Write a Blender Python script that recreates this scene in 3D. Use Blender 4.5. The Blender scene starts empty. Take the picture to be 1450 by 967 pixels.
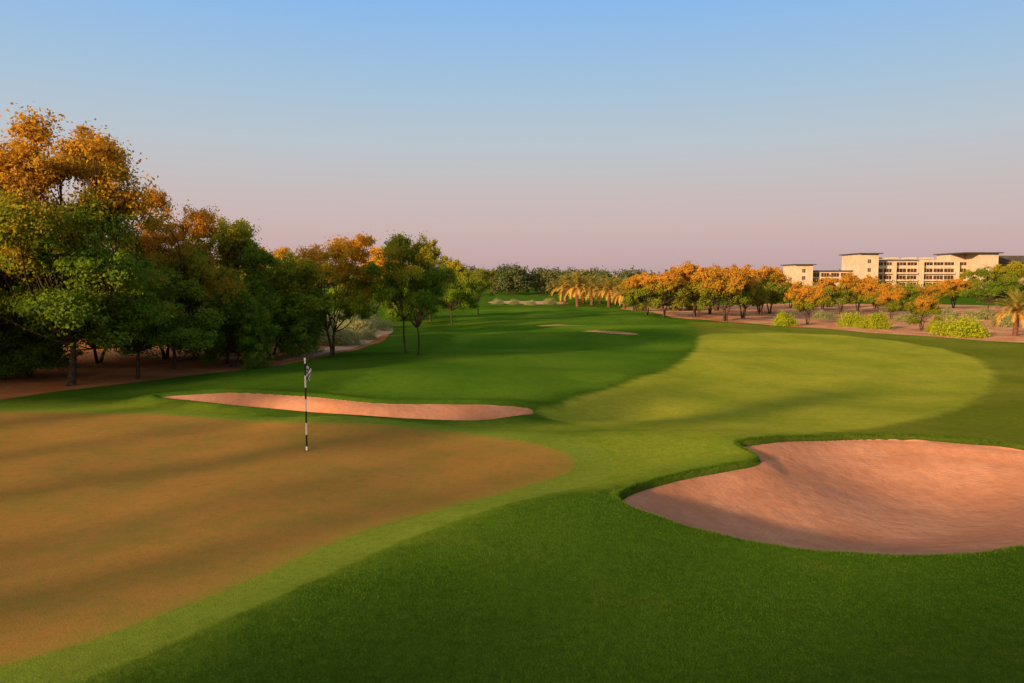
import bpy, math, random
import numpy as np
from mathutils import Vector
rng = np.random.default_rng(7)
scene = bpy.context.scene
COL = scene.collection
scene.view_settings.view_transform = 'Standard'
scene.view_settings.look = 'None'
scene.view_settings.exposure = 0

# ------------------------------------------------------------ camera
F = 1087.0; CAMZ = 4.0; HOR = 398.0
pitch = math.atan((483.5 - HOR) / F)
cam_d = bpy.data.cameras.new("camera")
cam_d.lens = F / 1450.0 * 36.0
cam_d.clip_end = 12000; cam_d.clip_start = 0.1
cam = bpy.data.objects.new("camera", cam_d)
cam.location = (0, 0, CAMZ)
cam.rotation_euler = (math.radians(90) - pitch, 0, 0)
COL.objects.link(cam); scene.camera = cam

# ------------------------------------------------------------ terrain height
def gauss(x, y, cx, cy, sx, sy, a, rot=0.0):
    c, s = math.cos(rot), math.sin(rot)
    dx, dy = x - cx, y - cy
    u = dx * c + dy * s; v = -dx * s + dy * c
    return a * np.exp(-(u / sx) ** 2 - (v / sy) ** 2)
def hbase(x, y):
    r = np.hypot(x, y)
    z = 0.05 * np.sin(x * 0.21 + 1.3) * np.cos(y * 0.17 + 0.4) * np.clip(r / 25, 0, 1)
    z = z + 0.045 * np.sin(x * 0.8 + 0.6 * y + 0.3) * np.sin(y * 0.55 - 0.4 * x + 2.0) * np.clip((r - 6) / 10, 0, 1)
    z = z + 0.22 * np.sin(x * 0.085 + 0.5) * np.sin(y * 0.07 + 2.0) * np.clip((r - 22) / 30, 0, 1)
    z = z + 0.07 * np.sin(x * 0.33 + 0.9) * np.sin(y * 0.28 + 0.6) * np.clip((r - 24) / 10, 0, 1)
    z = z + gauss(x, y, 3.6, 18.4, 3.0, 1.4, 0.42, 0.1)
    z = z + gauss(x, y, -4.0, 20.6, 6.0, 1.0, 0.20, -0.28)
    z = z + gauss(x, y, 3.0, 24.3, 6.0, 1.8, -0.30, 0.1)
    z = z + gauss(x, y, -4.0, 31.0, 9.0, 3.0, 0.38, 0.15)
    z = z + gauss(x, y, 0.5, 40.0, 9.0, 3.5, 0.30, 0.3)
    z = z + gauss(x, y, 2.0, 54.0, 12.0, 4.0, 0.50, 0.1)
    z = z + gauss(x, y, 14.0, 62.0, 9.0, 4.0, 0.40, -0.1)
    z = z + gauss(x, y, 1.0, 12.4, 2.2, 1.6, 0.26, 0.5)
    z = z + gauss(x, y, -2.2, 9.2, 2.6, 0.9, 0.12, 0.65)
    z = z + gauss(x, y, 14.0, 30.0, 9.0, 4.5, -0.30, 0.2)
    z = z + gauss(x, y, 12.0, 40.0, 8.0, 3.0, 0.25, 0.3)
    return z
def survey(px, py):
    u = (px - 725.0) / F; v = (483.5 - py) / F
    dy = math.cos(pitch) + v * math.sin(pitch)
    dz = -math.sin(pitch) + v * math.cos(pitch)
    h = 0.0
    for _ in range(16):
        t = (h - CAMZ) / dz
        x, y = u * t, dy * t
        h = 0.5 * h + 0.5 * float(hbase(np.array(x), np.array(y)))
    return x, y
def smooth_poly(pts, n=5):
    P = np.array(pts, float); m = len(P); out = []
    for i in range(m):
        p0, p1, p2, p3 = P[(i - 1) % m], P[i], P[(i + 1) % m], P[(i + 2) % m]
        for k in range(n):
            t = k / n
            out.append(0.5 * ((2 * p1) + (-p0 + p2) * t + (2 * p0 - 5 * p1 + 4 * p2 - p3) * t * t + (-p0 + 3 * p1 - 3 * p2 + p3) * t ** 3))
    return np.array(out)
def spoly(pix, n=5):
    return smooth_poly([survey(a, b) for a, b in pix], n)
def sdf(poly, X, Y, margin=6.0):
    out = np.full(X.shape, margin + 0.0)
    lo = poly.min(0) - margin; hi = poly.max(0) + margin
    idx = np.where((X > lo[0]) & (X < hi[0]) & (Y > lo[1]) & (Y < hi[1]))[0]
    x = X[idx]; y = Y[idx]
    d = np.full(x.shape, 1e18); ins = np.zeros(x.shape, bool)
    m = len(poly)
    for i in range(m):
        a = poly[i]; b = poly[(i + 1) % m]
        e = b - a; L = e @ e + 1e-12
        wx = x - a[0]; wy = y - a[1]
        t = np.clip((wx * e[0] + wy * e[1]) / L, 0, 1)
        dd = (wx - e[0] * t) ** 2 + (wy - e[1] * t) ** 2
        d = np.minimum(d, dd)
        c = ((a[1] > y) != (b[1] > y))
        if abs(e[1]) > 1e-12:
            xi = a[0] + (y - a[1]) * e[0] / e[1]
            ins ^= (c & (x < xi))
    d = np.sqrt(d); d[ins] *= -1
    out[idx] = np.minimum(d, margin)
    return out
def sst(a, b, x):
    t = np.clip((x - a) / (b - a), 0, 1); return t * t * (3 - 2 * t)

POLY = {}
POLY['green'] = spoly([(-260, 590), (0, 583), (150, 585), (300, 592), (434, 598), (600, 607), (700, 619), (780, 635), (812, 652), (800, 670), (740, 690), (640, 716), (520, 750), (430, 785), (330, 830), (200, 880), (100, 915), (0, 943), (-200, 1000), (-500, 900), (-500, 700)])
POLY['bunkR'] = spoly([(872, 704), (900, 690), (960, 674), (1030, 661), (1064, 654), (1069, 645), (1042, 630), (1070, 624), (1130, 620), (1220, 618), (1320, 620), (1450, 633), (1560, 650), (1640, 690), (1600, 745), (1500, 770), (1450, 779), (1385, 788), (1300, 792), (1200, 788), (1100, 778), (1000, 757), (930, 735), (886, 718)])
POLY['bunkL'] = spoly([(215, 566), (275, 559), (350, 557), (440, 562), (530, 571), (630, 572), (715, 574), (762, 582), (748, 593), (690, 601), (600, 600), (500, 594), (400, 586), (300, 576)])
POLY['bunkA'] = spoly([(745, 461), (770, 460.2), (820, 460.2), (842, 461), (820, 462.0), (765, 462.0)])
POLY['bunkB'] = spoly([(818, 469.3), (850, 468), (885, 470), (910, 474), (880, 474), (838, 471)])
POLY['fair'] = spoly([(760, 590), (800, 570), (900, 537), (975, 503), (988, 482), (1000, 474), (1080, 471), (1180, 474), (1290, 486), (1375, 505), (1407, 530), (1395, 558), (1350, 582), (1260, 602), (1160, 614), (1050, 620), (930, 612), (820, 603)])
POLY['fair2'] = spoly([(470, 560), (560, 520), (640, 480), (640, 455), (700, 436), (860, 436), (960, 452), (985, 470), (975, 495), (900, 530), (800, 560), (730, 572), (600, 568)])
POLY['warm'] = spoly([(960, 456), (1100, 462), (1300, 474), (1450, 486), (1700, 505), (2000, 560), (1900, 640), (1650, 650), (1450, 636), (1300, 622), (1150, 620), (1060, 622), (1100, 600), (1150, 540), (1060, 500), (990, 475)])
POLY['mulchL'] = spoly([(-200, 590), (0, 566), (60, 557), (150, 546), (250, 534), (350, 523), (420, 513), (470, 502), (520, 490), (550, 474), (535, 462), (440, 455), (300, 465), (0, 475), (-400, 490), (-700, 600)])
POLY['path'] = spoly([(400, 510), (432, 507), (470, 498), (520, 486), (556, 470), (548, 461), (515, 462), (525, 472), (498, 483), (440, 496)])
POLY['sandR'] = spoly([(872, 440), (905, 446), (960, 450), (1020, 455), (1100, 461), (1200, 468), (1300, 475), (1450, 485), (1700, 500), (1900, 470), (1450, 434), (1200, 430), (1000, 432), (900, 434)])
POLY['sandF'] = spoly([(690, 428), (740, 430.5), (800, 431), (790, 427.5), (720, 426)])
POLY['apron'] = spoly([(560, 600), (700, 603), (830, 602), (930, 611), (1045, 622), (1075, 645), (1030, 660), (950, 674), (880, 692), (760, 702), (640, 735), (480, 800), (300, 880), (100, 970), (-200, 1060), (-500, 900), (-500, 560), (0, 569), (200, 572), (400, 592)])

radii = [0.6]
while radii[-1] < 7: radii.append(radii[-1] + 0.25)
while radii[-1] < 60:
    r = radii[-1]; radii.append(r + min(max(0.045, r * r / 4300.0 * 0.9), r * 0.013))
while radii[-1] < 6000:
    r = radii[-1]; radii.append(r * (1.013 if r < 400 else 1.05))
radii = np.array(radii)
a1 = np.radians(np.arange(-42, 42.001, 0.14)); a2 = np.radians(np.arange(45, 316, 3.0))
ang = np.concatenate([a1, a2]); na = len(ang); nr = len(radii)
R, A = np.meshgrid(radii, ang, indexing='ij')
X = (R * np.sin(A)).ravel(); Y = (R * np.cos(A)).ravel()
S = {k: sdf(p, X, Y) for k, p in POLY.items()}
Z = hbase(X, Y)
def bowl(Zin, s, lip, depth, width, lipw=0.10, rim=0.05, deep=None):
    z = Zin + rim * np.exp(-(np.maximum(s, 0) / 0.6) ** 2)
    z = z - lip * sst(0, -lipw, s)
    z = z - (depth * sst(-lipw, -lipw - width, s) if deep is None else deep)
    return z
idx = np.where(S['bunkR'] < 0)[0]
deep = np.zeros_like(Z)
acc = sst(-0.1, -2.7, S['bunkR'][idx]) * 0
offs = [(rad * math.cos(t), rad * math.sin(t)) for rad in (0.6, 1.2) for t in np.arange(8) * math.pi / 4]
for ox_, oy_ in offs:
    acc += sst(0.3, -3.1, sdf(POLY['bunkR'], X[idx] + ox_, Y[idx] + oy_, 2.0))
acc /= len(offs)
deep[idx] = 0.78 * acc * sst(-0.0, -0.8, S['bunkR'][idx])
Z = bowl(Z, S['bunkR'], 0.12, 0.62, 2.6, 0.10, 0.05, deep)
Z = bowl(Z, S['bunkL'], 0.12, 0.62, 1.4, 0.25, 0.14)
Z = bowl(Z, S['bunkA'], 0.1, 0.2, 2.0, 0.5, 0.05)
Z = bowl(Z, S['bunkB'], 0.1, 0.2, 1.5, 0.5, 0.05)
i = np.arange(nr - 1)[:, None]; j = np.arange(na)[None, :]; jn = (j + 1) % na
a = i * na + j; b = i * na + jn; c = (i + 1) * na + jn; d = (i + 1) * na + j
T = np.concatenate([np.stack([a, c, b], -1).reshape(-1, 3), np.stack([a, d, c], -1).reshape(-1, 3)])
V = np.stack([X, Y, Z], 1)
cidx = len(V)
V = np.vstack([V, [[0, 0, float(Z[:na].mean())]]])
for k in S: S[k] = np.append(S[k], 6.0)
jj = np.arange(na)
T = np.vstack([T, np.stack([np.full(na, cidx), jj, (jj + 1) % na], 1)[:, [0, 2, 1]]])
ATT = dict(S)

def clip(V, ATT, T, s):
    s = np.where(np.abs(s) < 1e-6, 1e-6, s)
    neg = s < 0
    cnt = neg[T].sum(1)
    Tin = T[cnt == 3]; Tout = T[cnt == 0]
    M = T[(cnt == 1) | (cnt == 2)]
    if len(M) == 0: return V, ATT, Tin, Tout
    nm = neg[M]; one = nm.sum(1) == 1
    lone = np.where(one, np.argmax(nm, 1), np.argmin(nm, 1))
    k = np.arange(len(M))
    A_, B_, C_ = M[k, lone], M[k, (lone + 1) % 3], M[k, (lone + 2) % 3]
    E = np.vstack([np.stack([A_, B_], 1), np.stack([A_, C_], 1)])
    Es = np.sort(E, 1); key = Es[:, 0].astype(np.int64) * 10_000_000 + Es[:, 1]
    uk, first, inv = np.unique(key, return_index=True, return_inverse=True)
    inv = inv.ravel()
    e = Es[first]; sa, sb = s[e[:, 0]], s[e[:, 1]]
    t = sa / (sa - sb)
    base = len(V)
    V = np.vstack([V, V[e[:, 0]] * (1 - t)[:, None] + V[e[:, 1]] * t[:, None]])
    ATT = {kk: np.append(v, v[e[:, 0]] * (1 - t) + v[e[:, 1]] * t) for kk, v in ATT.items()}
    AB = base + inv[:len(M)]; AC = base + inv[len(M):]
    lt = np.stack([A_, AB, AC], 1); q1 = np.stack([AB, B_, C_], 1); q2 = np.stack([AB, C_, AC], 1)
    Tin = np.vstack([Tin, lt[one], q1[~one], q2[~one]])
    Tout = np.vstack([Tout, lt[~one], q1[one], q2[one]])
    return V, ATT, Tin, Tout

def mesh_from(name, verts, faces, nside, attrs=None, smooth=False):
    me = bpy.data.meshes.new(name)
    nv, nf = len(verts), len(faces)
    me.vertices.add(nv); me.vertices.foreach_set('co', np.asarray(verts, np.float32).ravel())
    me.loops.add(nf * nside); me.loops.foreach_set('vertex_index', np.asarray(faces, np.int32).ravel())
    me.polygons.add(nf)
    me.polygons.foreach_set('loop_start', np.arange(0, nf * nside, nside, dtype=np.int32))
    me.polygons.foreach_set('loop_total', np.full(nf, nside, np.int32))
    me.polygons.foreach_set('use_smooth', np.full(nf, smooth, bool))
    me.update(calc_edges=True)
    for k, v in (attrs or {}).items():
        at = me.attributes.new(k, 'FLOAT', 'POINT'); at.data.foreach_set('value', np.asarray(v, np.float32))
    return me

# ------------------------------------------------------------ node helpers
def new_mat(name):
    m = bpy.data.materials.new(name); m.use_nodes = True
    nt = m.node_tree; nt.nodes.clear()
    return m, nt
class N:
    def __init__(s, nt): s.nt = nt
    def node(s, t, **kw):
        n = s.nt.nodes.new(t)
        for k, v in kw.items(): setattr(n, k, v)
        return n
    def val(s, sock, v):
        if isinstance(v, bpy.types.NodeSocket): s.nt.links.new(v, sock)
        else:
            if sock.type == 'RGBA' and len(v) == 3: v = (*v, 1)
            sock.default_value = v
    def coord(s): return s.node('ShaderNodeTexCoord').outputs['Object']
    def noise(s, scale, detail=3, rough=0.6, vec=None, dist=0.0):
        n = s.node('ShaderNodeTexNoise'); n.inputs['Scale'].default_value = scale
        n.inputs['Detail'].default_value = detail; n.inputs['Roughness'].default_value = rough
        n.inputs['Distortion'].default_value = dist
        s.val(n.inputs['Vector'], vec if vec is not None else s.coord())
        return n.outputs['Fac']
    def attr(s, name):
        n = s.node('ShaderNodeAttribute', attribute_name=name); return n.outputs['Fac']
    def math(s, op, a, b=0.0):
        n = s.node('ShaderNodeMath', operation=op); s.val(n.inputs[0], a); s.val(n.inputs[1], b); return n.outputs[0]
    def mr(s, v, a, b, c=0.0, d=1.0, smooth=True):
        n = s.node('ShaderNodeMapRange', interpolation_type='SMOOTHSTEP' if smooth else 'LINEAR')
        s.val(n.inputs[0], v)
        for k, q in zip((1, 2, 3, 4), (a, b, c, d)): n.inputs[k].default_value = q
        return n.outputs[0]
    def mix(s, f, a, b, mode='MIX'):
        n = s.node('ShaderNodeMix', data_type='RGBA', blend_type=mode)
        s.val(n.inputs[0], f); s.val(n.inputs[6], a); s.val(n.inputs[7], b); return n.outputs[2]
    def bump(s, h, strength, dist, normal=None):
        n = s.node('ShaderNodeBump'); n.inputs['Strength'].default_value = strength
        n.inputs['Distance'].default_value = dist; s.val(n.inputs['Height'], h)
        if normal is not None: s.val(n.inputs['Normal'], normal)
        return n.outputs[0]
    def out(s, color, rough=0.9, normal=None, spec=0.1):
        p = s.node('ShaderNodeBsdfPrincipled'); s.val(p.inputs['Base Color'], color); s.val(p.inputs['Roughness'], rough)
        p.inputs['Specular IOR Level'].default_value = spec
        if normal is not None: s.val(p.inputs['Normal'], normal)
        o = s.node('ShaderNodeOutputMaterial'); s.nt.links.new(p.outputs[0], o.inputs[0]); return p

def simple_mat(name, col, rough=0.8, spec=0.2, nscale=6.0, amt=0.25, bump=0.0):
    m, nt = new_mat(name); n = N(nt)
    f = n.noise(nscale, 4)
    dark = tuple(c * (1 - amt) for c in col); light = tuple(min(1, c * (1 + amt)) for c in col)
    colr = n.mix(n.mr(f, 0.3, 0.7), dark, light)
    nm = n.bump(f, bump, 0.02) if bump else None
    n.out(colr, rough, nm, spec); return m

def turf_mat(name):
    m, nt = new_mat(name); n = N(nt)
    big = n.noise(0.16, 3); mid = n.noise(1.4, 4, 0.65); m2 = n.noise(7.0, 4, 0.7); fine = n.noise(38.0, 3, 0.75); vf = n.noise(120.0, 2, 0.8)
    jit = n.math('SUBTRACT', mid, 0.5)
    base = n.mix(n.mr(big, 0.3, 0.7), (0.055, 0.122, 0.009), (0.082, 0.155, 0.013))
    base = n.mix(n.mr(n.noise(0.6, 5, 0.7), 0.58, 0.75, 0, 0.45), base, (0.14, 0.16, 0.024))
    base = n.mix(n.mr(n.math('ADD', n.attr('warm'), n.math('MULTIPLY', jit, 2.0)), -1.2, 0.8, 0.9, 0), base, n.mix(n.mr(big, 0.35, 0.65), (0.16, 0.19, 0.018), (0.21, 0.22, 0.026)))
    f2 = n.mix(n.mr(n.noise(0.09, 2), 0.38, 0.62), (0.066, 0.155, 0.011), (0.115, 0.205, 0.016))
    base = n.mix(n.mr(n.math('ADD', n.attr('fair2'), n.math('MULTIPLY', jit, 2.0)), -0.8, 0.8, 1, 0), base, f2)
    fc = n.mix(n.mr(n.noise(0.22, 5, 0.65), 0.3, 0.7), (0.27, 0.31, 0.026), (0.38, 0.375, 0.04))
    base = n.mix(n.mr(n.math('ADD', n.attr('fair'), n.math('MULTIPLY', jit, 0.6)), -0.35, 0.3, 1, 0), base, fc)
    ap = n.math('ADD', n.attr('apron'), n.math('MULTIPLY', jit, 1.6))
    base = n.mix(n.mr(ap, -0.7, 0.9, 1.0, 0.0), base, n.mix(n.mr(mid, 0.3, 0.7), (0.18, 0.25, 0.02), (0.25, 0.30, 0.028)))
    gd = n.math('ADD', n.attr('green'), n.math('MULTIPLY', jit, 0.15))
    base = n.mix(n.mr(gd, 0.80, 0.95, 0.65, 0.0), base, (0.22, 0.29, 0.035))
    base = n.mix(n.mr(gd, 0.0, 0.15, 0.4, 0.0), base, (0.28, 0.26, 0.03))
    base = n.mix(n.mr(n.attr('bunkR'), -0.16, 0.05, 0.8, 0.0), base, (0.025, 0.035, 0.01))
    base = n.mix(n.mr(mid, 0.42, 0.68, 0, 0.25), base, n.mix(1.0, base, (0.62, 0.66, 0.6), 'MULTIPLY'))
    base = n.mix(n.mr(m2, 0.4, 0.65, 0, 0.35), base, n.mix(1.0, base, (0.55, 0.62, 0.5), 'MULTIPLY'))
    base = n.mix(n.mr(fine, 0.3, 0.7, 0.0, 0.45), base, n.mix(1.0, base, (0.45, 0.5, 0.4), 'MULTIPLY'))
    nm = n.bump(mid, 0.25, 0.08); nm = n.bump(m2, 0.35, 0.035, nm); nm = n.bump(fine, 0.9, 0.03, nm); nm = n.bump(vf, 0.7, 0.012, nm)
    n.out(base, 0.9, nm, 0.0)
    return m
def green_mat(name):
    m, nt = new_mat(name); n = N(nt)
    mid = n.noise(1.4, 4, 0.65); fine = n.noise(38.0, 3, 0.75); vf = n.noise(120.0, 2, 0.8)
    base = n.mix(n.mr(n.noise(0.16, 3), 0.3, 0.7), (0.32, 0.165, 0.038), (0.37, 0.185, 0.045))
    base = n.mix(n.mr(n.noise(0.7, 6, 0.7), 0.38, 0.70, 0, 0.6), base, (0.20, 0.165, 0.032))
    base = n.mix(n.mr(n.noise(5.0, 5, 0.7), 0.45, 0.75, 0, 0.5), base, (0.17, 0.16, 0.03))
    e = n.mr(n.math('ADD', n.attr('green'), n.math('MULTIPLY', n.math('SUBTRACT', mid, 0.5), 0.5)), -0.6, 0.05, 0, 0.4)
    base = n.mix(e, base, (0.23, 0.22, 0.03))
    base = n.mix(n.mr(fine, 0.3, 0.7, 0.0, 0.5), base, n.mix(1.0, base, (0.5, 0.58, 0.5), 'MULTIPLY'))
    nm = n.bump(mid, 0.15, 0.05); nm = n.bump(fine, 0.5, 0.012, nm); nm = n.bump(vf, 0.4, 0.006, nm)
    n.out(base, 0.9, nm, 0.0)
    return m

def sand_mat(name, c1, c2, rake=True, litter=0.0):
    m, nt = new_mat(name); n = N(nt)
    co = n.coord()
    big = n.noise(0.5, 4, 0.6); mid = n.noise(5.0, 4, 0.65); fine = n.noise(90.0, 2, 0.7)
    col = n.mix(n.mr(big, 0.35, 0.65), c1, c2)
    col = n.mix(n.mr(mid, 0.35, 0.75, 0, 0.4), col, tuple(c * 0.68 for c in c1))
    col = n.mix(n.mr(fine, 0.3, 0.7, 0, 0.35), col, tuple(c * 0.55 for c in c1))
    if litter:
        col = n.mix(n.mr(n.noise(14.0, 5, 0.8), 0.5, 0.68, 0, litter), col, (0.05, 0.035, 0.01))
    nm = n.bump(mid, 0.5, 0.03); nm = n.bump(fine, 0.5, 0.006, nm)
    if rake:
        w = n.node('ShaderNodeTexWave', wave_type='RINGS', rings_direction='Z'); w.inputs['Scale'].default_value = 3.8
        w.inputs['Distortion'].default_value = 14.0; w.inputs['Detail'].default_value = 5; w.inputs['Detail Scale'].default_value = 0.16
        mp = n.node('ShaderNodeMapping'); n.val(mp.inputs[0], co); mp.inputs['Location'].default_value = (-11.0, -9.5, 0)
        n.val(w.inputs['Vector'], mp.outputs[0])
        msk = n.mr(n.noise(0.5, 3), 0.38, 0.62, 0.0, 1.0)
        rk = n.math('MULTIPLY', w.outputs['Fac'], msk)
        nm = n.bump(rk, 0.35, 0.007, nm)
        nm = n.bump(n.noise(2.2, 3, 0.55), 0.5, 0.07, nm)
        col = n.mix(n.mr(rk, 0.5, 1.0, 0, 0.2), col, tuple(min(1, c * 1.25) for c in c2))
    n.out(col, 0.95, nm, 0.0)
    return m

M_turf = turf_mat('turf'); M_green = green_mat('green_turf')
M_sand = sand_mat('bunker_sand', (0.44, 0.195, 0.105), (0.52, 0.25, 0.145))
M_sandp = sand_mat('path_sand', (0.50, 0.28, 0.16), (0.58, 0.36, 0.22), False)
M_mulch = sand_mat('leaf_litter_soil', (0.34, 0.12, 0.045), (0.44, 0.19, 0.08), False, 0.55)
M_sandr = sand_mat('waste_sand', (0.50, 0.19, 0.08), (0.66, 0.40, 0.22), False, 0.3)

def add_ground(name, Tsub, mat, label, cat, keep=()):
    used, inv = np.unique(Tsub.ravel(), return_inverse=True)
    me = mesh_from(name, V[used], inv.reshape(-1, 3), 3, {k: ATT[k][used] for k in keep}, True)
    me.materials.append(mat)
    o = bpy.data.objects.new(name, me); COL.objects.link(o)
    o['kind'] = 'structure'; o['label'] = label; o['category'] = cat
    return o
rest = T
KT = ('apron', 'green', 'bunkR', 'fair', 'fair2', 'warm')
jobs = [('green', 0.0, 'putting_green', M_green, 'closely mown golden brown putting green with curved edge', 'putting green', ('green',)),
        ('bunkR', 0.10, 'sand_bunker', M_sand, 'large raked pinkish sand bunker with steep grass lip', 'bunker', ()),
        ('bunkL', 0.20, 'sand_bunker', M_sand, 'long narrow sand bunker behind the putting green', 'bunker', ()),
        ('bunkA', 0.2, 'sand_bunker', M_sand, 'thin distant sand bunker in the fairway', 'bunker', ()),
        ('bunkB', 0.2, 'sand_bunker', M_sand, 'small distant pale sand bunker in the fairway', 'bunker', ()),
        ('fair', 0.0, 'fairway', M_turf, 'light yellow green mown fairway with rounded end', 'fairway', KT),
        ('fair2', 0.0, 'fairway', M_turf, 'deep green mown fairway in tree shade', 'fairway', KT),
        ('path', 0.0, 'sand_path', M_sandp, 'pale sandy path curving beside the trees', 'path', ()),
        ('mulchL', 0.0, 'bare_soil', M_mulch, 'reddish leaf littered soil under the trees', 'soil', ()),
        ('sandR', 0.0, 'sandy_ground', M_sandr, 'reddish sandy ground below scattered trees', 'sand', ()),
        ('sandF', 0.0, 'sandy_ground', M_sandp, 'pale distant sandy waste area', 'sand', ())]
for key, off, nm, mat, lab, cat, keep in jobs:
    V, ATT, Tin, rest = clip(V, ATT, rest, ATT[key] + off)
    if len(Tin): add_ground(nm, Tin, mat, lab, cat, keep)
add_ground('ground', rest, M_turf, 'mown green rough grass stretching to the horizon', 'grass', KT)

# ------------------------------------------------------------ grass blades close by
def hfull(x, y, sR):
    return bowl(hbase(x, y), sR, 0.12, 0.62, 2.6, 0.10, 0.05)
def blades(x, y, z, h, w, lean):
    n = len(x)
    th = rng.uniform(0, 2 * np.pi, n); ph = rng.uniform(0, 2 * np.pi, n)
    b = np.stack([x, y, z], 1)
    side = np.stack([np.cos(th), np.sin(th), np.zeros(n)], 1) * (w / 2)[:, None]
    tip = b + np.stack([np.cos(ph) * lean * h, np.sin(ph) * lean * h, h], 1)
    vv = np.stack([b - side, b + side, tip], 1).reshape(-1, 3)
    return vv, np.arange(len(vv)).reshape(-1, 3)
nb = 650000
th = np.radians(rng.uniform(-37, 37, nb)); rr = 6.6 * (15.5 / 6.6) ** rng.uniform(0, 1, nb)
bx, by = rr * np.sin(th), rr * np.cos(th)
sG = sdf(POLY['green'], bx, by, 3); sR = sdf(POLY['bunkR'], bx, by, 3); sA = sdf(POLY['apron'], bx, by, 3)
ok = (sG > 0.9) & (sR > -0.06) & (sA > rng.uniform(-0.3, 1.0, nb))
bx, by, sR2, rr2 = bx[ok], by[ok], sR[ok], rr[ok]
bh = rng.uniform(0.010, 0.026, len(bx)) * np.clip((16.5 - rr2) / 4, 0.3, 1)
bz = hfull(bx, by, sR2) - 0.003
v1, f1 = blades(bx, by, bz, bh, np.full(len(bx), 0.006), rng.uniform(0.2, 1.4, len(bx)))
P = POLY['bunkR']; L = []
for k in range(len(P)):
    a_, b_ = P[k], P[(k + 1) % len(P)]
    m_ = int(np.linalg.norm(b_ - a_) * 1500)
    t_ = rng.uniform(0, 1, (m_, 1)); L.append(a_ + (b_ - a_) * t_)
L = np.vstack(L); L = L + rng.normal(0, 0.045, L.shape)
sl = sdf(P, L[:, 0], L[:, 1], 1)
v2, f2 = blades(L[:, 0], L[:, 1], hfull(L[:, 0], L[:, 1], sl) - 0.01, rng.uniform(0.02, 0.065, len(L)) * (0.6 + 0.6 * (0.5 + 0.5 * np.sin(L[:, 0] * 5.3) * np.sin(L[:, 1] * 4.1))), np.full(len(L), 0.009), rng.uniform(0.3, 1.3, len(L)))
vv = np.vstack([v1, v2]); ff = np.vstack([f1, f2 + len(v1)])
me = mesh_from('grass', vv, ff, 3, {'tint': np.repeat(rng.uniform(0, 1, len(vv) // 3), 3)})
m, nt = new_mat('grass_blades'); n = N(nt)
co = n.mix(n.attr('tint'), (0.042, 0.105, 0.008), (0.105, 0.19, 0.018))
co = n.mix(n.mr(n.noise(7.0, 4, 0.7), 0.42, 0.62, 0, 0.45), co, (0.03, 0.072, 0.006))
co = n.mix(n.mr(n.noise(0.6, 5, 0.7), 0.56, 0.72, 0, 0.5), co, (0.16, 0.165, 0.024))
n.out(co, 0.9, None, 0.0)
me.materials.append(m)
o = bpy.data.objects.new('grass', me); COL.objects.link(o)
o['kind'] = 'stuff'; o['label'] = 'short green rough grass blades around the bunker'; o['category'] = 'grass'

# ------------------------------------------------------------ foliage
def leaf_mat(name, dark, mid, warm, trans=0.45):
    m, nt = new_mat(name); n = N(nt)
    t = n.attr('tint'); w = n.attr('warm')
    oi = n.node('ShaderNodeObjectInfo').outputs['Random']
    c = n.mix(t, dark, mid)
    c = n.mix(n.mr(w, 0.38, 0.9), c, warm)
    c = n.mix(n.mr(oi, 0, 1, 0, 0.2), c, tuple(x * 0.6 for x in dark))
    d = n.node('ShaderNodeBsdfPrincipled'); n.val(d.inputs['Base Color'], c); d.inputs['Roughness'].default_value = 0.7
    d.inputs['Specular IOR Level'].default_value = 0.05
    tr = n.node('ShaderNodeBsdfTranslucent'); n.val(tr.inputs[0], c)
    mx = n.node('ShaderNodeMixShader'); mx.inputs[0].default_value = trans
    nt.links.new(d.outputs[0], mx.inputs[1]); nt.links.new(tr.outputs[0], mx.inputs[2])
    o = n.node('ShaderNodeOutputMaterial'); nt.links.new(mx.outputs[0], o.inputs[0])
    return m
ML_big = leaf_mat('leaf_ghaf', (0.105, 0.185, 0.014), (0.21, 0.30, 0.024), (0.60, 0.30, 0.026))
ML_mid = leaf_mat('leaf_sun_painted', (0.16, 0.24, 0.016), (0.30, 0.37, 0.024), (0.72, 0.37, 0.028))  # brighter, golden leaf colour stands in for sun on shaded crowns
ML_green = leaf_mat('leaf_green', (0.095, 0.18, 0.014), (0.20, 0.30, 0.024), (0.40, 0.34, 0.024))
ML_far = leaf_mat('leaf_acacia', (0.13, 0.19, 0.018), (0.28, 0.30, 0.028), (0.60, 0.30, 0.034))
ML_wood = leaf_mat('leaf_woodland', (0.055, 0.085, 0.026), (0.09, 0.12, 0.036), (0.15, 0.13, 0.045), 0.2)
ML_bush = leaf_mat('leaf_bush', (0.24, 0.32, 0.018), (0.44, 0.48, 0.026), (0.54, 0.50, 0.034))
ML_grey = leaf_mat('leaf_grey', (0.24, 0.27, 0.10), (0.42, 0.43, 0.18), (0.50, 0.42, 0.19))
ML_palm = leaf_mat('leaf_palm', (0.20, 0.20, 0.035), (0.38, 0.31, 0.06), (0.62, 0.35, 0.07), 0.2)
M_bark = simple_mat('bark', (0.06, 0.04, 0.028), 0.95, 0.05, 9.0, 0.5, 0.8)
M_barkr = simple_mat('bark_reddish', (0.13, 0.06, 0.035), 0.95, 0.05, 9.0, 0.4, 0.8)

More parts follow.
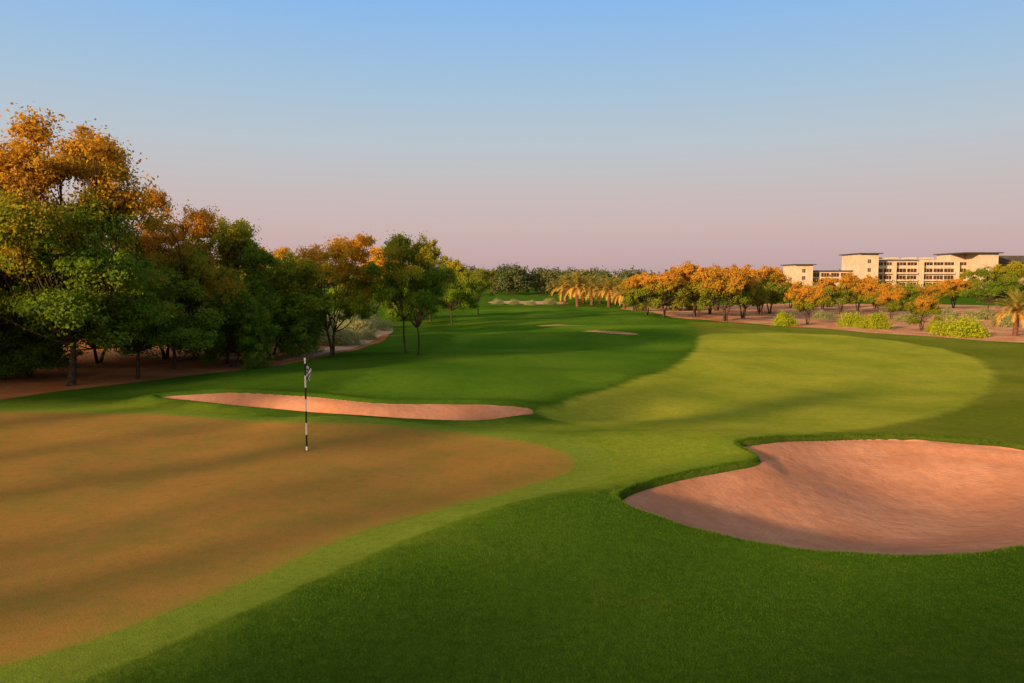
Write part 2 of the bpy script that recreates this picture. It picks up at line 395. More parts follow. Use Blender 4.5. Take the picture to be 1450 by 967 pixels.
def leaves(C, size, R_=rng, aspect=0.55, outw=None, k=0.9):
    n_ = len(C)
    w = R_.normal(size=(n_, 3)); w /= np.linalg.norm(w, axis=1)[:, None]
    if outw is not None: w = w * 0.8 + outw * k; w /= np.linalg.norm(w, axis=1)[:, None] + 1e-9
    u = np.cross(w, R_.normal(size=(n_, 3))); u /= np.linalg.norm(u, axis=1)[:, None] + 1e-9
    v = np.cross(w, u)
    s = (size * R_.uniform(0.65, 1.35, n_))[:, None]
    u = u * s * 0.5; v = v * s * 0.5 * aspect
    q = np.stack([C - u, C - v, C + u, C + v], 1).reshape(-1, 3)
    return q, np.arange(len(q)).reshape(-1, 4)
def tube(pts, rads, sides=7):
    pts = np.array(pts, float); vs = []; fs = []
    for k, p in enumerate(pts):
        t = pts[min(k + 1, len(pts) - 1)] - pts[max(k - 1, 0)]; t /= np.linalg.norm(t) + 1e-9
        a_ = np.cross(t, [0.3, 1, 0.1]); a_ /= np.linalg.norm(a_); b_ = np.cross(t, a_)
        for s in range(sides):
            an = 2 * math.pi * s / sides; vs.append(p + rads[k] * (a_ * math.cos(an) + b_ * math.sin(an)))
    for k in range(len(pts) - 1):
        for s in range(sides):
            s2 = (s + 1) % sides
            fs.append((k * sides + s, k * sides + s2, (k + 1) * sides + s2, (k + 1) * sides + s))
    return np.array(vs), np.array(fs)
def curve(a_, b_, R_, wob=0.12, n_=6, sag=0.0):
    a_ = np.array(a_, float); b_ = np.array(b_, float); L_ = np.linalg.norm(b_ - a_)
    off = R_.normal(size=3) * wob * L_; ts = np.linspace(0, 1, n_)
    return [a_ + (b_ - a_) * t + off * math.sin(math.pi * t) + np.array([0, 0, sag * L_ * math.sin(math.pi * t)]) for t in ts]

def make_tree(name, seed, H, cb, W, nlobe, nclump, nleaf, lsize, lmat, bark, fork=1.6, tr=0.16, stems=1, sun_tint_top=0.5, clump_r=0.5, lobe_r=0.42, low=False):
    R_ = np.random.default_rng(seed)
    TV, TF, off = [], [], 0
    def addt(p, r_, sd=7):
        nonlocal off
        v, f = tube(p, r_, sd); TV.append(v); TF.append(f + off); off += len(v)
    lobes = []
    for k in range(nlobe):
        fz = (k + 0.5) / nlobe
        zz = cb + (H - cb) * (0.12 + 0.74 * fz)
        env = math.sin(math.pi * (0.24 + 0.60 * fz)) ** 0.7
        rad = W * 0.5 * env * R_.uniform(0.35, 1.08) if k < nlobe - 1 else W * 0.15
        an = k * 2.399 + R_.uniform(-0.7, 0.7)
        lr = W * lobe_r * 0.5 * R_.uniform(0.55, 1.2)
        zz = min(zz + R_.uniform(-0.7, 0.7), H - lr * 0.7)
        lobes.append((np.array([rad * math.cos(an), rad * math.sin(an), zz]), lr * np.array([1.0, 1.0, 0.95]), R_.uniform(-0.22, 0.22)))
    forks = []
    for s in range(stems):
        an = 2 * math.pi * s / max(stems, 1) + R_.uniform(0, 1)
        b0 = np.array([math.cos(an), math.sin(an), 0]) * (0.12 if stems > 1 else 0.0)
        b0[2] = -0.15
        top = np.array([math.cos(an) * (0.5 if stems > 1 else 0.15), math.sin(an) * (0.5 if stems > 1 else 0.15), fork * R_.uniform(0.85, 1.15)])
        p = curve(b0, top, R_, 0.05, 7)
        rr_ = np.linspace(tr * 1.2, tr * 0.75, 7); rr_[0] *= 1.3
        addt(p, rr_, 10); forks.append(top)
    for k, (c_, r_, _) in enumerate(lobes):
        f_ = forks[k % len(forks)]
        p = curve(f_, c_, R_, 0.10, 7, 0.05); addt(p, np.linspace(tr * 0.5, tr * 0.12, 7))
        for q in range(5):
            d_ = R_.normal(size=3); d_ /= np.linalg.norm(d_); d_[2] = abs(d_[2]) * 0.8
            st = p[R_.integers(3, 7)]
            addt(curve(st, c_ + d_ * r_ * 0.95, R_, 0.12, 4), np.linspace(tr * 0.18, tr * 0.05, 4), 5)
    C, TI, WA, OW = [], [], [], []
    vol = np.array([l[1][0] ** 2 for l in lobes]); vol /= vol.sum()
    mid_c = np.array([0, 0, cb + (H - cb) * 0.4])
    for k in range(nclump):
        c_, r_, lw = lobes[R_.choice(nlobe, p=vol)]
        d_ = R_.normal(size=3); d_ /= np.linalg.norm(d_)
        if d_[2] < -0.35 and not low: d_[2] *= -0.6
        cc = c_ + d_ * r_ * R_.uniform(0.45, 1.3)
        if low: cc[2] = max(cc[2], 0.15)
        cr = clump_r * R_.uniform(0.4, 1.3)
        m_ = int(nleaf * R_.uniform(0.5, 1.4))
        g = R_.normal(size=(m_, 3))
        pts = cc + g * np.array([cr, cr, cr * 0.7]) * 0.5
        if low: pts[:, 2] = np.abs(pts[:, 2])
        ct = R_.uniform(0, 1); C.append(pts)
        o_ = (pts - c_) / np.linalg.norm(r_) * 1.2 + g * 0.25 + (pts - mid_c) / W * 0.7
        OW.append(o_ / (np.linalg.norm(o_, axis=1)[:, None] + 1e-9))
        TI.append(np.clip(ct * 0.55 + R_.uniform(0, 0.5, m_), 0, 1))
        hh = (cc[2] - cb) / (H - cb)
        w_ = sun_tint_top * (0.1 + 1.25 * hh) + lw + R_.uniform(-0.1, 0.1)  # sunlight on the upper crown painted into the leaf colour as orange
        WA.append(np.clip(w_ + R_.uniform(-0.05, 0.05, m_), 0, 1))
    C = np.vstack(C); TI = np.concatenate(TI); WA = np.concatenate(WA); OW = np.vstack(OW)
    q, f = leaves(C, lsize, R_, 0.6, OW)
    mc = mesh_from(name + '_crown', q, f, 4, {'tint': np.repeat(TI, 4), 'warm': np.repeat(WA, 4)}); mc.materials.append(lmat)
    mt = mesh_from(name + '_trunk', np.vstack(TV), np.vstack(TF), 4, None, True); mt.materials.append(bark)
    return {'trunk': mt, 'crown': mc, 'H': float(C[:, 2].max())}

def make_bush(name, seed, H, W, nclump, nleaf, lsize, lmat):
    R_ = np.random.default_rng(seed)
    C, TI, WA = [], [], []
    for k in range(nclump):
        d_ = R_.normal(size=3); d_ /= np.linalg.norm(d_); d_[2] = abs(d_[2])
        cc = d_ * np.array([W / 2, W / 2, H]) * R_.uniform(0.45, 0.95) * (1 + 0.15 * math.sin(3 * math.atan2(d_[1], d_[0]) + seed))
        m_ = nleaf; cr = 0.16 * W * R_.uniform(0.6, 1.2)
        p = cc + R_.normal(size=(m_, 3)) * cr * np.array([1, 1, .8]) * 0.5; p[:, 2] = np.abs(p[:, 2])
        C.append(p); ct = R_.uniform(0, 1); TI.append(np.clip(ct * .6 + R_.uniform(0, .5, m_), 0, 1)); WA.append(R_.uniform(0, .7, m_))
    C = np.vstack(C); OW = C / (np.linalg.norm(C, axis=1)[:, None] + 1e-9)
    q, f = leaves(C, lsize, R_, 0.4, OW, 0.7)
    me = mesh_from(name, q, f, 4, {'tint': np.repeat(np.concatenate(TI), 4), 'warm': np.repeat(np.concatenate(WA), 4)}); me.materials.append(lmat)
    return me, float(C[:, 2].max())

def make_palm(name, seed, trunk_h, fl, nf):
    R_ = np.random.default_rng(seed)
    p = curve((0, 0, -0.1), (R_.uniform(-.2, .2), R_.uniform(-.2, .2), trunk_h), R_, 0.02, 14)
    rr_ = [0.22 * (1 + 0.12 * (k % 2)) for k in range(14)]; rr_[-1] = 0.33; rr_[-2] = 0.30
    v, f = tube(p, rr_, 10)
    mt = mesh_from(name + '_trunk', v, f, 4, None, True); mt.materials.append(M_barkr)
    top = np.array(p[-1]); VS = []; TI = []; WA = []
    for k in range(nf):
        az = k * 2.399 + R_.uniform(-.2, .2)
        el = math.radians(86 - 112 * (k / nf) + R_.uniform(-8, 8)); L_ = fl * R_.uniform(.8, 1.1)
        droop = 0.30 + 0.35 * R_.uniform()
        hd = np.array([math.cos(az), math.sin(az), 0]); sd = np.array([-math.sin(az), math.cos(az), 0])
        def pt(t):
            e = el + 0.15 - droop * t * t
            return top + hd * L_ * t * math.cos(e) + np.array([0, 0, L_ * t * math.sin(e)])
        nL = 24; prev = pt(0.0)
        for q in range(1, nL + 1):
            t = q / nL; c_ = pt(t); ax = c_ - prev; ax /= np.linalg.norm(ax) + 1e-9
            up = np.cross(sd, ax)
            VS += [prev - sd * .025, prev + sd * .025, c_]
            ll = fl * 0.17 * math.sin(math.pi * (0.10 + 0.80 * t)) ** 0.6
            for s in (-1, 1):
                tipd = (sd * s * 0.75 + ax * 0.75 + up * R_.uniform(-0.3, 0.3)); tipd /= np.linalg.norm(tipd)
                wv = ax * 0.05
                VS += [c_ - wv, c_ + wv, c_ + tipd * ll * R_.uniform(.85, 1.1)]
            prev = c_
            tt = R_.uniform(0, 1); TI += [tt] * 9; WA += [min(1, 0.2 + 0.7 * (k / nf))] * 9
    VS = np.array(VS)
    mc = mesh_from(name + '_crown', VS, np.arange(len(VS)).reshape(-1, 3), 3, {'tint': TI, 'warm': WA}); mc.materials.append(ML_palm)
    return {'trunk': mt, 'crown': mc, 'H': float(VS[:, 2].max())}

BIG = [make_tree('big', s, 10.5, 1.4, 8.0, 30, 900, 115, 0.14, ML_big, M_bark, 1.8, 0.13, 1, 0.86, 0.52, 0.28) for s in (11, 14)]
MID = [make_tree('mid', s, 7.0, 2.2, 6.4, 17, 310, 115, 0.125, ML_mid, M_bark, 1.3, 0.08, 2, 0.90, 0.42, 0.29) for s in (21, 22)]
AIR = [make_tree('air', s, 7.0, 2.3, 5.6, 16, 270, 110, 0.13, ML_green, M_bark, 1.9, 0.075, 1, 0.6, 0.42, 0.28) for s in (25, 26)]
GRN = [make_tree('green', s, 7.0, 1.4, 6.6, 19, 460, 115, 0.14, ML_green, M_bark, 1.5, 0.09, 1, 0.62, 0.43, 0.31) for s in (31, 32)]
LOW = [make_tree('low', s, 6.0, 0.2, 6.0, 17, 460, 115, 0.15, ML_green, M_bark, 1.0, 0.09, 2, 0.45, 0.48, 0.35, True) for s in (41, 42)]
FAR = [make_tree('far', s, 6.5, 1.7, 7.2, 16, 360, 80, 0.23, ML_far, M_bark, 1.6, 0.11, 3, 0.72, 0.50, 0.36) for s in (51, 52, 53)]
FLO = [make_tree('far_low', s, 6.0, 0.5, 6.4, 14, 340, 80, 0.23, ML_far, M_bark, 1.0, 0.10, 3, 0.5, 0.5, 0.36, True) for s in (55,)]
CAST_HI = [make_tree('high', s, 9.0, 5.6, 5.5, 10, 220, 80, 0.18, ML_green, M_bark, 4.6, 0.13, 1, 0.3, 0.5, 0.42) for s in (91,)]
CAST_SLIM = [make_tree('slim', s, 9.0, 3.0, 1.3, 12, 70, 60, 0.15, ML_green, M_bark, 2.6, 0.08, 1, 0.3, 0.35, 0.6) for s in (95, 96)]
PALM = [make_palm('palm', s, 2.7, 2.6, 84) for s in (61, 62)]
BUSH = [make_bush('bush', s, 1.5, 3.0, 130, 70, 0.16, ML_bush) for s in (71, 72)]
GREY = [make_bush('grey_bush', s, 1.5, 3.0, 90, 70, 0.14, ML_grey) for s in (81, 82)]

def gz(x, y): return float(hbase(np.array(float(x)), np.array(float(y))))
def put_tree(T_, x, y, H, wid, rot, name, label, cat, group):
    e = bpy.data.objects.new(name, None); e.location = (x, y, gz(x, y)); e.empty_display_size = 0.5
    s = H / T_['H']; e.scale = (wid * s, wid * s, s); e.rotation_euler = (0, 0, rot)
    COL.objects.link(e); e['label'] = label; e['category'] = cat; e['group'] = group
    for part in ('trunk', 'crown'):
        c_ = bpy.data.objects.new(part, T_[part]); COL.objects.link(c_); c_.parent = e
    return e
def tree_px(T_, bx, by, topy, wid, rot, name='broadleaf_tree', label='leafy green tree standing on bare soil', cat='tree', group='trees beside the fairway'):
    x, y = survey(bx, by)
    H = CAMZ - gz(x, y) + (HOR - topy) / F * y
    return put_tree(T_, x, y, H, wid, rot, name, label, cat, group)
G1 = 'tall trees edging the green'
LD = 'dark low branching tree with foliage to the ground'
tree_px(BIG[0], 100, 546, 162, 1.0, 0.3, label='tall broad tree with painted sunlit orange crown', group=G1)
tree_px(BIG[1], -12, 540, 205, 1.0, 1.9, label='tall broad tree with painted sunlit orange crown', group=G1)
tree_px(GRN[0], 195, 536, 358, 1.2, 0.8, label='lower spreading green tree with slim trunk', group=G1)
tree_px(BIG[1], 245, 522, 266, 0.82, 4.1, label='tall tree with painted sunlit orange top', group=G1)
tree_px(GRN[1], 322, 515, 303, 0.9, 2.2, label='dense dark green tree on soil', group=G1)
tree_px(LOW[0], 385, 508, 352, 1.0, 0.5, label=LD, group=G1)
tree_px(LOW[1], 330, 520, 395, 0.9, 3.0, label=LD, group=G1)
tree_px(LOW[0], 40, 534, 400, 1.1, 2.0, label=LD, group=G1)
tree_px(LOW[1], -60, 540, 380, 1.2, 5.0, label=LD, group=G1)
tree_px(LOW[1], 140, 514, 350, 1.1, 1.2, label=LD, group=G1)
tree_px(LOW[0], 235, 508, 350, 1.1, 4.0, label=LD, group=G1)
tree_px(LOW[1], 412, 504, 380, 0.95, 5.0, label=LD, group=G1)
tree_px(GRN[0], 418, 480, 352, 1.0, 4.4, label='green tree behind the dark trees', group=G1)
tree_px(MID[0], 372, 476, 346, 1.0, 2.4, label='painted sunlit orange tree behind the dark trees', group=G1)
G2 = 'small trees on the fairway edge'
tree_px(MID[0], 472, 504, 330, 0.95, 1.0, label='slender forked tree with painted sunlit orange crown', group=G2)
tree_px(AIR[1], 575, 500, 328, 0.8, 2.5, label='slender dark trunked tree on mown grass', group=G2)
tree_px(AIR[0], 592, 503, 338, 0.75, 4.0, label='slender dark trunked tree on mown grass', group=G2)
tree_px(MID[1], 525, 464, 348, 0.95, 0.2, label='painted sunlit golden green tree beside the sandy path', group=G2)
tree_px(GRN[0], 640, 460, 365, 0.9, 1.4, label='green tree on the fairway edge', group=G2)
tree_px(AIR[1], 677, 446, 378, 1.0, 3.3, label='small tree on the fairway edge', group=G2)
tree_px(GRN[1], 610, 455, 350, 1.0, 5.1, label='green tree on the fairway edge', group=G2)
tree_px(LOW[1], 565, 452, 375, 1.1, 2.1, label='green tree on the fairway edge', group=G2)
def put_bush(B, bx, by, topy, wid, rot, name, label, cat, group):
    x, y = survey(bx, by); H = (by - topy) / F * y; s = H / B[1]
    o = bpy.data.objects.new(name, B[0]); o.location = (x, y, gz(x, y) - 0.03); o.scale = (s * wid, s * wid, s); o.rotation_euler = (0, 0, rot)
    COL.objects.link(o); o['label'] = label; o['category'] = cat; o['group'] = group
for k, (bx_, by_, ty_, w_) in enumerate([(452, 486, 446, 1.0), (483, 487, 457, 1.2), (508, 472, 440, 1.1), (475, 472, 436, 1.1), (532, 468, 444, 1.1), (495, 466, 434, 1.2), (518, 480, 462, 1.1)]):
    put_bush(GREY[k % 2], bx_, by_, ty_, w_, k * 1.3, 'shrub', 'grey green shrub beside the sandy path', 'shrub', 'grey shrubs beside the path')
for k, (bx_, by_, ty_, w_) in enumerate([(1110, 461, 438, 0.9), (1206, 462, 438, 0.9), (1240, 465, 438, 0.95), (1362, 476, 443, 1.15), (1325, 470, 450, 0.8)]):
    put_bush(BUSH[k % 2], bx_, by_, ty_, w_, k * 1.7, 'bush', 'rounded bright green bush on sandy ground', 'bush', 'bright bushes on the sand')
for k, (bx_, by_, ty_, w_) in enumerate([(705, 431, 421, 1.2), (728, 431, 422, 1.1), (752, 432, 423, 1.2), (778, 431, 420, 1.1), (1165, 452, 436, 1.2), (1285, 456, 440, 1.2), (1390, 452, 432, 1.3), (1420, 462, 440, 1.0), (1340, 450, 432, 1.2), (1445, 452, 430, 1.2)]):
    put_bush(GREY[k % 2], bx_, by_, ty_, w_, k * 1.3, 'shrub', 'grey green shrub on sandy ground', 'shrub', 'grey shrubs on the sand')
G3 = 'sunlit trees beyond the fairway'
L3 = 'sunlit orange green tree with thin trunks on sand'
MIXF = [FAR[0], FAR[1], FLO[0], FAR[2], FAR[1], FAR[0], FAR[2]]
for k, (bx_, by_, ty_, w_) in enumerate([(915, 446, 384, .9), (940, 449, 380, 1.0), (962, 440, 374, .95), (985, 449, 369, .95), (1005, 445, 373, 1.0), (1028, 455, 374, .9), (1052, 452, 378, .9), (1075, 447, 373, 1.0), (1090, 444, 382, 1.0), (900, 440, 388, .9),
                                       (1143, 459, 402, .75), (1190, 445, 384, 1.0), (1215, 441, 388, .9), (1240, 448, 395, .85), (1262, 452, 408, .8), (1305, 468, 415, .9), (1283, 440, 399, .9), (1350, 436, 392, 1.0), (1165, 438, 398, 1.0), (1120, 436, 398, 1.0), (1320, 438, 402, 1.0), (1015, 440, 378, 1.2), (950, 438, 382, 1.2), (1262, 434, 404, 1.2)]):
    tree_px(MIXF[k % 7], bx_, by_, ty_, w_, k * 1.9, label=L3, group=G3)
tree_px(GRN[0], 1400, 445, 372, 1.0, 1.0, label='dark green dense tree near the hotel', group=G3)
tree_px(GRN[1], 1440, 442, 368, 1.0, 2.0, label='dark green dense tree near the hotel', group=G3)
for k, (bx_, by_, ty_, w_) in enumerate([(818, 434, 376, 1.15), (800, 431, 384, 1.15), (838, 432, 384, 1.15), (862, 435, 387, 1.1), (884, 437, 389, 1.1), (850, 430, 390, 1.2), (872, 431, 388, 1.2), (826, 429, 386, 1.2), (1437, 475, 402, 1.15)]):
    tree_px(PALM[k % 2], bx_, by_, ty_, w_, k * 1.1, 'palm_tree', 'date palm with arching golden fronds', 'palm tree', 'date palms near the fairway')

for k, (x, y, H, w_) in enumerate([(-29, 15, 8, 1), (-33, 18, 9, 1), (-38, 22, 9, 1), (-38, 8, 9, 1.1), (-45, 13, 10, 1.1),
                                   (-24, -19, 9.0, 1.1), (-30, -22, 10, 1.1), (-20, -22, 10, 1.1), (-15, -24, 10, 1.1), (-9, -27, 10.5, 1.1), (-35, -28, 11, 1.0), (-3, -30, 10.5, 1.1), (-18, -16, 7.0, 1.0)]):
    put_tree((GRN + AIR)[k % 4], x, y, H, w_, k * 1.3, 'broadleaf_tree', 'tall green tree behind the green', 'tree', 'trees around the green')
for k, (x, y, H, w_) in enumerate([(-21, 2, 8.8, 0.8), (-14, 3, 9.2, 0.45)]):  # out-of-view trees added to throw shadow bands on the fairway
    put_tree(CAST_HI[0], x, y, H, w_, k * 1.3, 'broadleaf_tree', 'unseen high crowned tree added to shade the fairway', 'tree', 'trees around the green')
for k, (s_, p_, H, w_) in enumerate([(-10.9, -22, 8.5, 0.6), (-13.2, -24, 8.5, 0.5), (-16.6, -22, 8.5, 0.5), (-20.4, -22, 8, 0.6), (-25.0, -21, 8.5, 0.8)]):  # out-of-view trees, added and kept slim to throw shadow streaks across the green
    x = (p_ + s_) * 0.7071; y = (p_ - s_) * 0.7071
    put_tree(CAST_SLIM[k % 2], x, y, H, w_, k * 1.3, 'broadleaf_tree', 'unseen slender tree added to streak the green with shadow', 'tree', 'trees around the green')

def wood(name, x0, y0, x1, y1, depth, hmin, hmax, nc, nl, ls, seed, mat, label):
    R_ = np.random.default_rng(seed); C = []; TI = []; WA = []; OW = []
    L_ = math.hypot(x1 - x0, y1 - y0)
    nt_ = int(L_ / 5.5)
    trees = [(R_.uniform(0, 1), R_.uniform(0, 1), R_.uniform(hmin, hmax), R_.uniform(3, 5.5)) for _ in range(nt_ * 3)]
    for (t, dd, hh, rr_) in trees:
        px_ = x0 + (x1 - x0) * t; py_ = y0 + (y1 - y0) * t + dd * depth; tt = R_.uniform(0, .5); ww = R_.uniform(0, .5)
        for k in range(nc):
            d_ = R_.normal(size=3); d_ /= np.linalg.norm(d_)
            cc = np.array([px_, py_, hh * 0.52]) + d_ * np.array([rr_, rr_, hh * 0.45]) * R_.uniform(.6, 1.05)
            C.append(cc + R_.normal(size=(nl, 3)) * 0.55); TI.append(np.clip(tt + R_.uniform(0, .5, nl), 0, 1)); WA.append(np.clip(ww + R_.uniform(0, .4, nl), 0, 1)); OW.append(np.repeat(d_[None], nl, 0))
    C = np.vstack(C); C[:, 2] = np.abs(C[:, 2]); q, f = leaves(C, ls, R_, 0.7, np.vstack(OW))
    me = mesh_from(name, q, f, 4, {'tint': np.repeat(np.concatenate(TI), 4), 'warm': np.repeat(np.concatenate(WA), 4)}); me.materials.append(mat)
    o = bpy.data.objects.new(name, me); COL.objects.link(o); o['kind'] = 'stuff'; o['label'] = label; o['category'] = 'woodland'
wood('distant_woodland', -170, 270, 2, 300, 40, 9, 12, 44, 20, 0.65, 1, ML_wood, 'dark band of distant trees beyond the fairway')
wood('distant_woodland', -4, 230, 44, 240, 30, 6.5, 9, 44, 20, 0.6, 2, ML_wood, 'dark band of distant trees beyond the palms')
wood('distant_woodland', 40, 190, 230, 180, 25, 2, 4.4, 24, 14, 0.5, 3, ML_far, 'band of distant sunlit trees below the hotel')
wood('distant_woodland', -400, 420, 500, 520, 60, 8, 12.0, 12, 10, 1.6, 4, ML_wood, 'far wooded horizon')

# ------------------------------------------------------------ flagstick
def cyl(name, r, z0, z1, mat, seg=20, r2=None):
    vs, fs = tube([(0, 0, z0), (0, 0, z1)], [r, r2 or r], seg)
    n0 = len(vs); vs = np.vstack([vs, [[0, 0, z0], [0, 0, z1]]])
    me = bpy.data.meshes.new(name)
    faces = [tuple(f) for f in fs] + [((s + 1) % seg, s, n0) for s in range(seg)] + [(seg + s, seg + (s + 1) % seg, n0 + 1) for s in range(seg)]
    me.from_pydata([tuple(v) for v in vs], [], [tuple(int(i_) for i_ in f) for f in faces]); me.materials.append(mat); return me
m, nt = new_mat('striped_pole'); n = N(nt)
sp = n.node('ShaderNodeSeparateXYZ'); n.val(sp.inputs[0], n.coord())
fr = n.math('FRACT', n.math('MULTIPLY', n.math('ADD', sp.outputs[2], -0.10), 1.0 / 0.56))
n.out(n.mix(n.math('GREATER_THAN', fr, 0.5), (0.012, 0.012, 0.014), (0.8, 0.78, 0.74)), 0.35, None, 0.4); M_pole = m
m, nt = new_mat('checkered_cloth'); n = N(nt)
ck = n.node('ShaderNodeTexChecker'); ck.inputs['Scale'].default_value = 7.0; n.val(ck.inputs[0], n.node('ShaderNodeTexCoord').outputs['UV'])
ck.inputs[1].default_value = (0.8, 0.8, 0.8, 1); ck.inputs[2].default_value = (0.012, 0.012, 0.015, 1)
n.out(ck.outputs[0], 0.8, None, 0.1); M_flag = m
M_black = simple_mat('dark_hole', (0.01, 0.01, 0.008), 1.0, 0.0); M_white = simple_mat('white_plastic', (0.75, 0.75, 0.72), 0.4, 0.4, 3, 0.05)
fx, fy = survey(434.5, 638)
flag = bpy.data.objects.new('golf_flagstick', None); flag.location = (fx, fy, gz(fx, fy)); COL.objects.link(flag)
flag['label'] = 'black and white striped golf flagstick with checkered flag'; flag['category'] = 'golf flag'
HP = 132 / F * fy
def part(name, me, par, loc=(0, 0, 0)):
    o = bpy.data.objects.new(name, me); COL.objects.link(o); o.parent = par; o.location = loc; return o
part('pole', cyl('pole', 0.022, 0.0, HP - 0.03, M_pole, 20, 0.018), flag)
part('finial', cyl('finial', 0.028, HP - 0.03, HP + 0.03, M_white, 16, 0.018), flag)
part('hole_cup', cyl('hole_cup', 0.054, 0.001, 0.006, M_black, 28), flag)
nu, nv = 26, 22; vs = []; fs = []; uvs = []
for iu in range(nu + 1):
    for iv in range(nv + 1):
        u = iu / nu; v = iv / nv
        x = 0.018 + 0.12 * u + 0.02 * math.sin(u * 9 + v * 2.0)
        y = 0.045 * math.sin(u * 13 + v * 1.5) * (0.3 + 0.7 * v)
        z = HP - 0.09 - 0.34 * v - 0.16 * u ** 1.2 * (1 - 0.35 * v)
        x *= (1 - 0.25 * v); vs.append((x, y, z)); uvs.append((u * 0.9, v * 0.7))
for iu in range(nu):
    for iv in range(nv):
        a_ = iu * (nv + 1) + iv; fs.append((a_, a_ + nv + 1, a_ + nv + 2, a_ + 1))
me = bpy.data.meshes.new('flag'); me.from_pydata(vs, [], fs); me.materials.append(M_flag)
ul = me.uv_layers.new(name='UV')
for lp in me.loops: ul.data[lp.index].uv = uvs[lp.vertex_index]
me.polygons.foreach_set('use_smooth', [True] * len(me.polygons))
part('flag', me, flag)

# ------------------------------------------------------------ hotel
def boxmesh(name, x0, x1, y0, y1, z0, z1, mat):
    vs = [(x0, y0, z0), (x1, y0, z0), (x1, y1, z0), (x0, y1, z0), (x0, y0, z1), (x1, y0, z1), (x1, y1, z1), (x0, y1, z1)]
    fs = [(0, 3, 2, 1), (4, 5, 6, 7), (0, 1, 5, 4), (1, 2, 6, 5), (2, 3, 7, 6), (3, 0, 4, 7)]
    me = bpy.data.meshes.new(name); me.from_pydata(vs, [], fs); me.materials.append(mat); return me
M_stucco = simple_mat('cream_stucco', (0.50, 0.39, 0.29), 0.9, 0.0, 0.6, 0.10)
M_stucco2 = simple_mat('tan_stucco', (0.38, 0.25, 0.15), 0.9, 0.0, 0.6, 0.12)
M_roof = simple_mat('dark_roof', (0.07, 0.06, 0.06), 0.8, 0.1, 1.0, 0.2)
M_glass = simple_mat('dark_glazing', (0.05, 0.028, 0.018), 0.4, 0.1, 0.7, 0.6)
D = 240.0
hx = lambda p: (p - 725) / F * D
hz = lambda p: CAMZ + (HOR - p) / F * D
hotel = bpy.data.objects.new('hotel', None); hotel.location = (hx(1285), D, 0); COL.objects.link(hotel)
hotel['label'] = 'cream multi storey hotel with flat dark overhanging roofs'; hotel['category'] = 'hotel'
ox = hx(1285)
def hb(name, xa, xb, ya, yb, zt, zb, mat):
    return part(name, boxmesh(name, hx(xa) - ox, hx(xb) - ox, ya, yb, zb, zt, mat), hotel)
hb('wall', 1236, 1300.5, 1.2, 14, hz(369), -0.2, M_stucco)
hb('wall', 1301, 1368, 0, 14, hz(368.3), -0.2, M_stucco)
hb('tower', 1207, 1233, -4.0, 9, hz(360.5), -0.2, M_stucco)
hb('tower', 1368.5, 1396, -5.0, 10, hz(360), -0.2, M_stucco)
hb('wall', 1146, 1206, 1.0, 12, hz(384), -0.2, M_stucco)
hb('tower', 1120, 1145, -2.5, 8, hz(375.5), -0.2, M_stucco)
hb('wall', 1397, 1520, 3, 16, hz(372), -0.2, M_stucco2)
hb('roof', 1204, 1236.5, -5.2, 10, hz(359.2), hz(360.5) + 0.01, M_roof)
hb('roof', 1345, 1399, -6.4, 11, hz(358.4), hz(360) + 0.01, M_roof)
hb('wall', 1348, 1367.8, 2.0, 10, hz(360), hz(368.3) + 0.01, M_stucco)
hb('roof', 1117.5, 1148, -3.6, 9, hz(374.3), hz(375.5) + 0.01, M_roof)
hb('roof', 1150, 1206.5, 0.2, 12, hz(382.8), hz(384) + 0.01, M_roof)
hb('roof', 1400, 1525, 1.5, 17, hz(362), hz(372) + 0.01, M_roof)
hb('cornice', 1236.3, 1300, 0.7, 2.5, hz(368.2), hz(369) + 0.01, M_roof)
for (xa, xb) in [(1240, 1252), (1262, 1276), (1287, 1301), (1312, 1326)]:
    hb('parapet', xa, xb, 2.7, 6, hz(364.5), hz(368) + 0.3, M_stucco)
for xa, yy in ((1265.4, 1.2), (1308.4 - 7.2, 0), (1351, 0)):
    hb('pilaster', xa - 1.5, xa + 1.8, yy - 1.3, yy - 0.18, hz(370), -0.2, M_stucco)
def window(xa, xb, za, zb, yy, bars=(0.33, 0.66)):
    w = hb('window', xa, xb, yy - 0.10, yy - 0.01, za, zb, M_glass)
    for q in bars:
        xm = hx(xa) + (hx(xb) - hx(xa)) * q - ox
        part('frame', boxmesh('frame', xm - 0.06, xm + 0.06, yy - 0.16, yy - 0.105, zb, za, M_stucco2), hotel).parent = w
for r_, (za, zb) in enumerate([(371.4, 375.6), (380.4, 387.2), (390.2, 397.2), (400.2, 408.5)]):
    for xs, wd, yy in ((1239, 11, 1.2), (1252, 10.5, 1.2), (1269, 14, 1.2), (1285, 13, 1.2), (1304.5, 13, 0), (1319.5, 13, 0), (1334.5, 13, 0), (1354, 11, 0)):
        window(xs, xs + wd, hz(za), hz(zb), yy)
    if r_:
        for xs, wd, yy in ((1239, 11, 1.2), (1252, 10.5, 1.2), (1269, 29, 1.2), (1304.5, 43, 0), (1354, 11, 0)):
            hb('balcony', xs - 0.3, xs + wd + 0.3, yy - 1.0, yy - 0.18, hz(zb) + 0.35, hz(zb) - 0.15, M_stucco)
for k in range(4):
    for (za, zb) in [(386.5, 391.8), (394.2, 400)]:
        window(1149 + k * 14, 1160 + k * 14, hz(za), hz(zb), 1.0)
for xa, yy in ((1214, -4.0), (1126, -2.5)):
    for za in (368, 380, 391) if xa == 1214 else (381, 391):
        window(xa + 4, xa + 8, hz(za), hz(za + 5), yy, (0.5,))
for k in range(6):
    for za in (376, 386):
        window(1404 + k * 14, 1414 + k * 14, hz(za), hz(za + 6.5), 3.0)

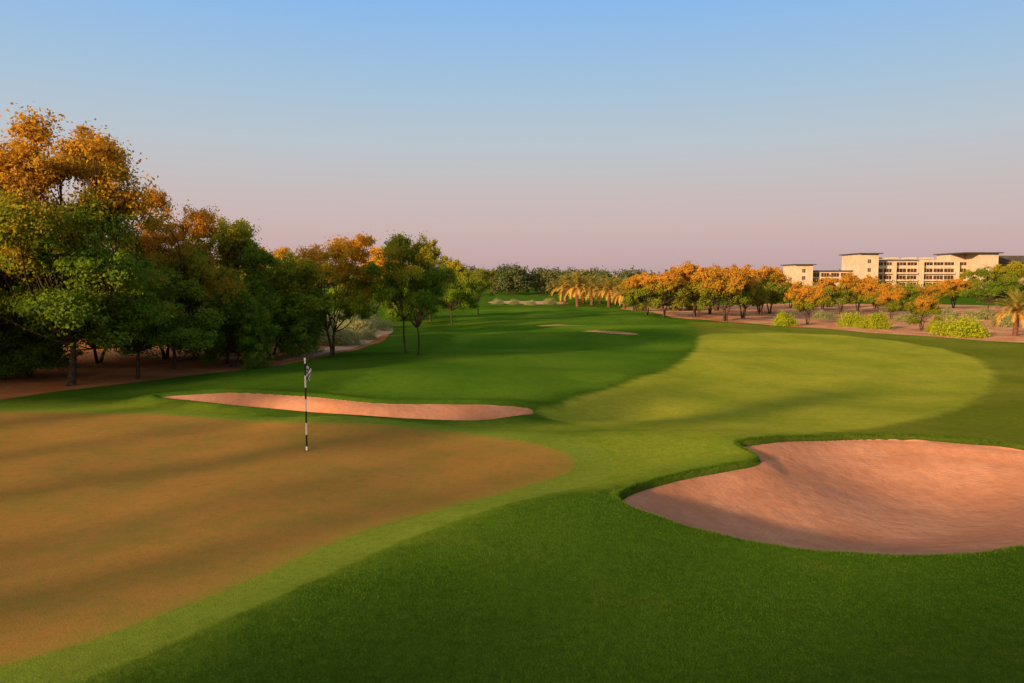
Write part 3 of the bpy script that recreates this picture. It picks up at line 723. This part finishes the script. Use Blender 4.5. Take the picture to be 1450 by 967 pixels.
# ------------------------------------------------------------ sun and sky
el = math.radians(12.5); az = math.radians(45)
Ldir = Vector((math.sin(az) * math.cos(el), math.cos(az) * math.cos(el), -math.sin(el)))
sd = bpy.data.lights.new('sun', 'SUN'); sd.energy = 8.2; sd.angle = math.radians(3.0); sd.color = (1.0, 0.65, 0.36)
so = bpy.data.objects.new('sun', sd); so.rotation_euler = Ldir.to_track_quat('-Z', 'Y').to_euler(); so.location = (-30, -30, 20); COL.objects.link(so)
w = bpy.data.worlds.new('World'); scene.world = w; w.use_nodes = True
nt = w.node_tree; nt.nodes.clear(); n = N(nt)
tc = n.node('ShaderNodeTexCoord'); nv_ = n.node('ShaderNodeVectorMath', operation='NORMALIZE'); nt.links.new(tc.outputs['Generated'], nv_.inputs[0])
sx = n.node('ShaderNodeSeparateXYZ'); nt.links.new(nv_.outputs[0], sx.inputs[0])
cr = n.node('ShaderNodeValToRGB'); n.val(cr.inputs[0], sx.outputs[2])
def lin(c): return tuple(((v / 255) / 12.92 if v / 255 <= 0.04045 else ((v / 255 + 0.055) / 1.055) ** 2.4) for v in c) + (1,)
stops = [(0.0, (186, 159, 162)), (0.03, (198, 170, 169)), (0.07, (204, 181, 178)), (0.12, (198, 190, 190)), (0.17, (187, 197, 205)), (0.23, (168, 195, 217)), (0.33, (138, 185, 235)), (0.5, (122, 162, 205)), (1.0, (130, 155, 185))]
E_ = cr.color_ramp.elements; E_[0].position, E_[0].color = stops[0][0], lin(stops[0][1]); E_[1].position, E_[1].color = 1.0, lin(stops[-1][1])
for p_, c_ in stops[1:-1]:
    e_ = E_.new(p_); e_.color = lin(c_)
dt = n.node('ShaderNodeVectorMath', operation='DOT_PRODUCT'); nt.links.new(nv_.outputs[0], dt.inputs[0]); dt.inputs[1].default_value = (-Ldir.x, -Ldir.y, -Ldir.z)
gl = n.math('POWER', n.math('MAXIMUM', dt.outputs['Value'], 0.0), 2.0)
col = n.mix(n.math('MULTIPLY', gl, 0.85), cr.outputs[0], (2.0, 1.38, 0.68))
bg = n.node('ShaderNodeBackground'); n.val(bg.inputs[0], col); bg.inputs[1].default_value = 1.0
ow = n.node('ShaderNodeOutputWorld'); nt.links.new(bg.outputs[0], ow.inputs[0])
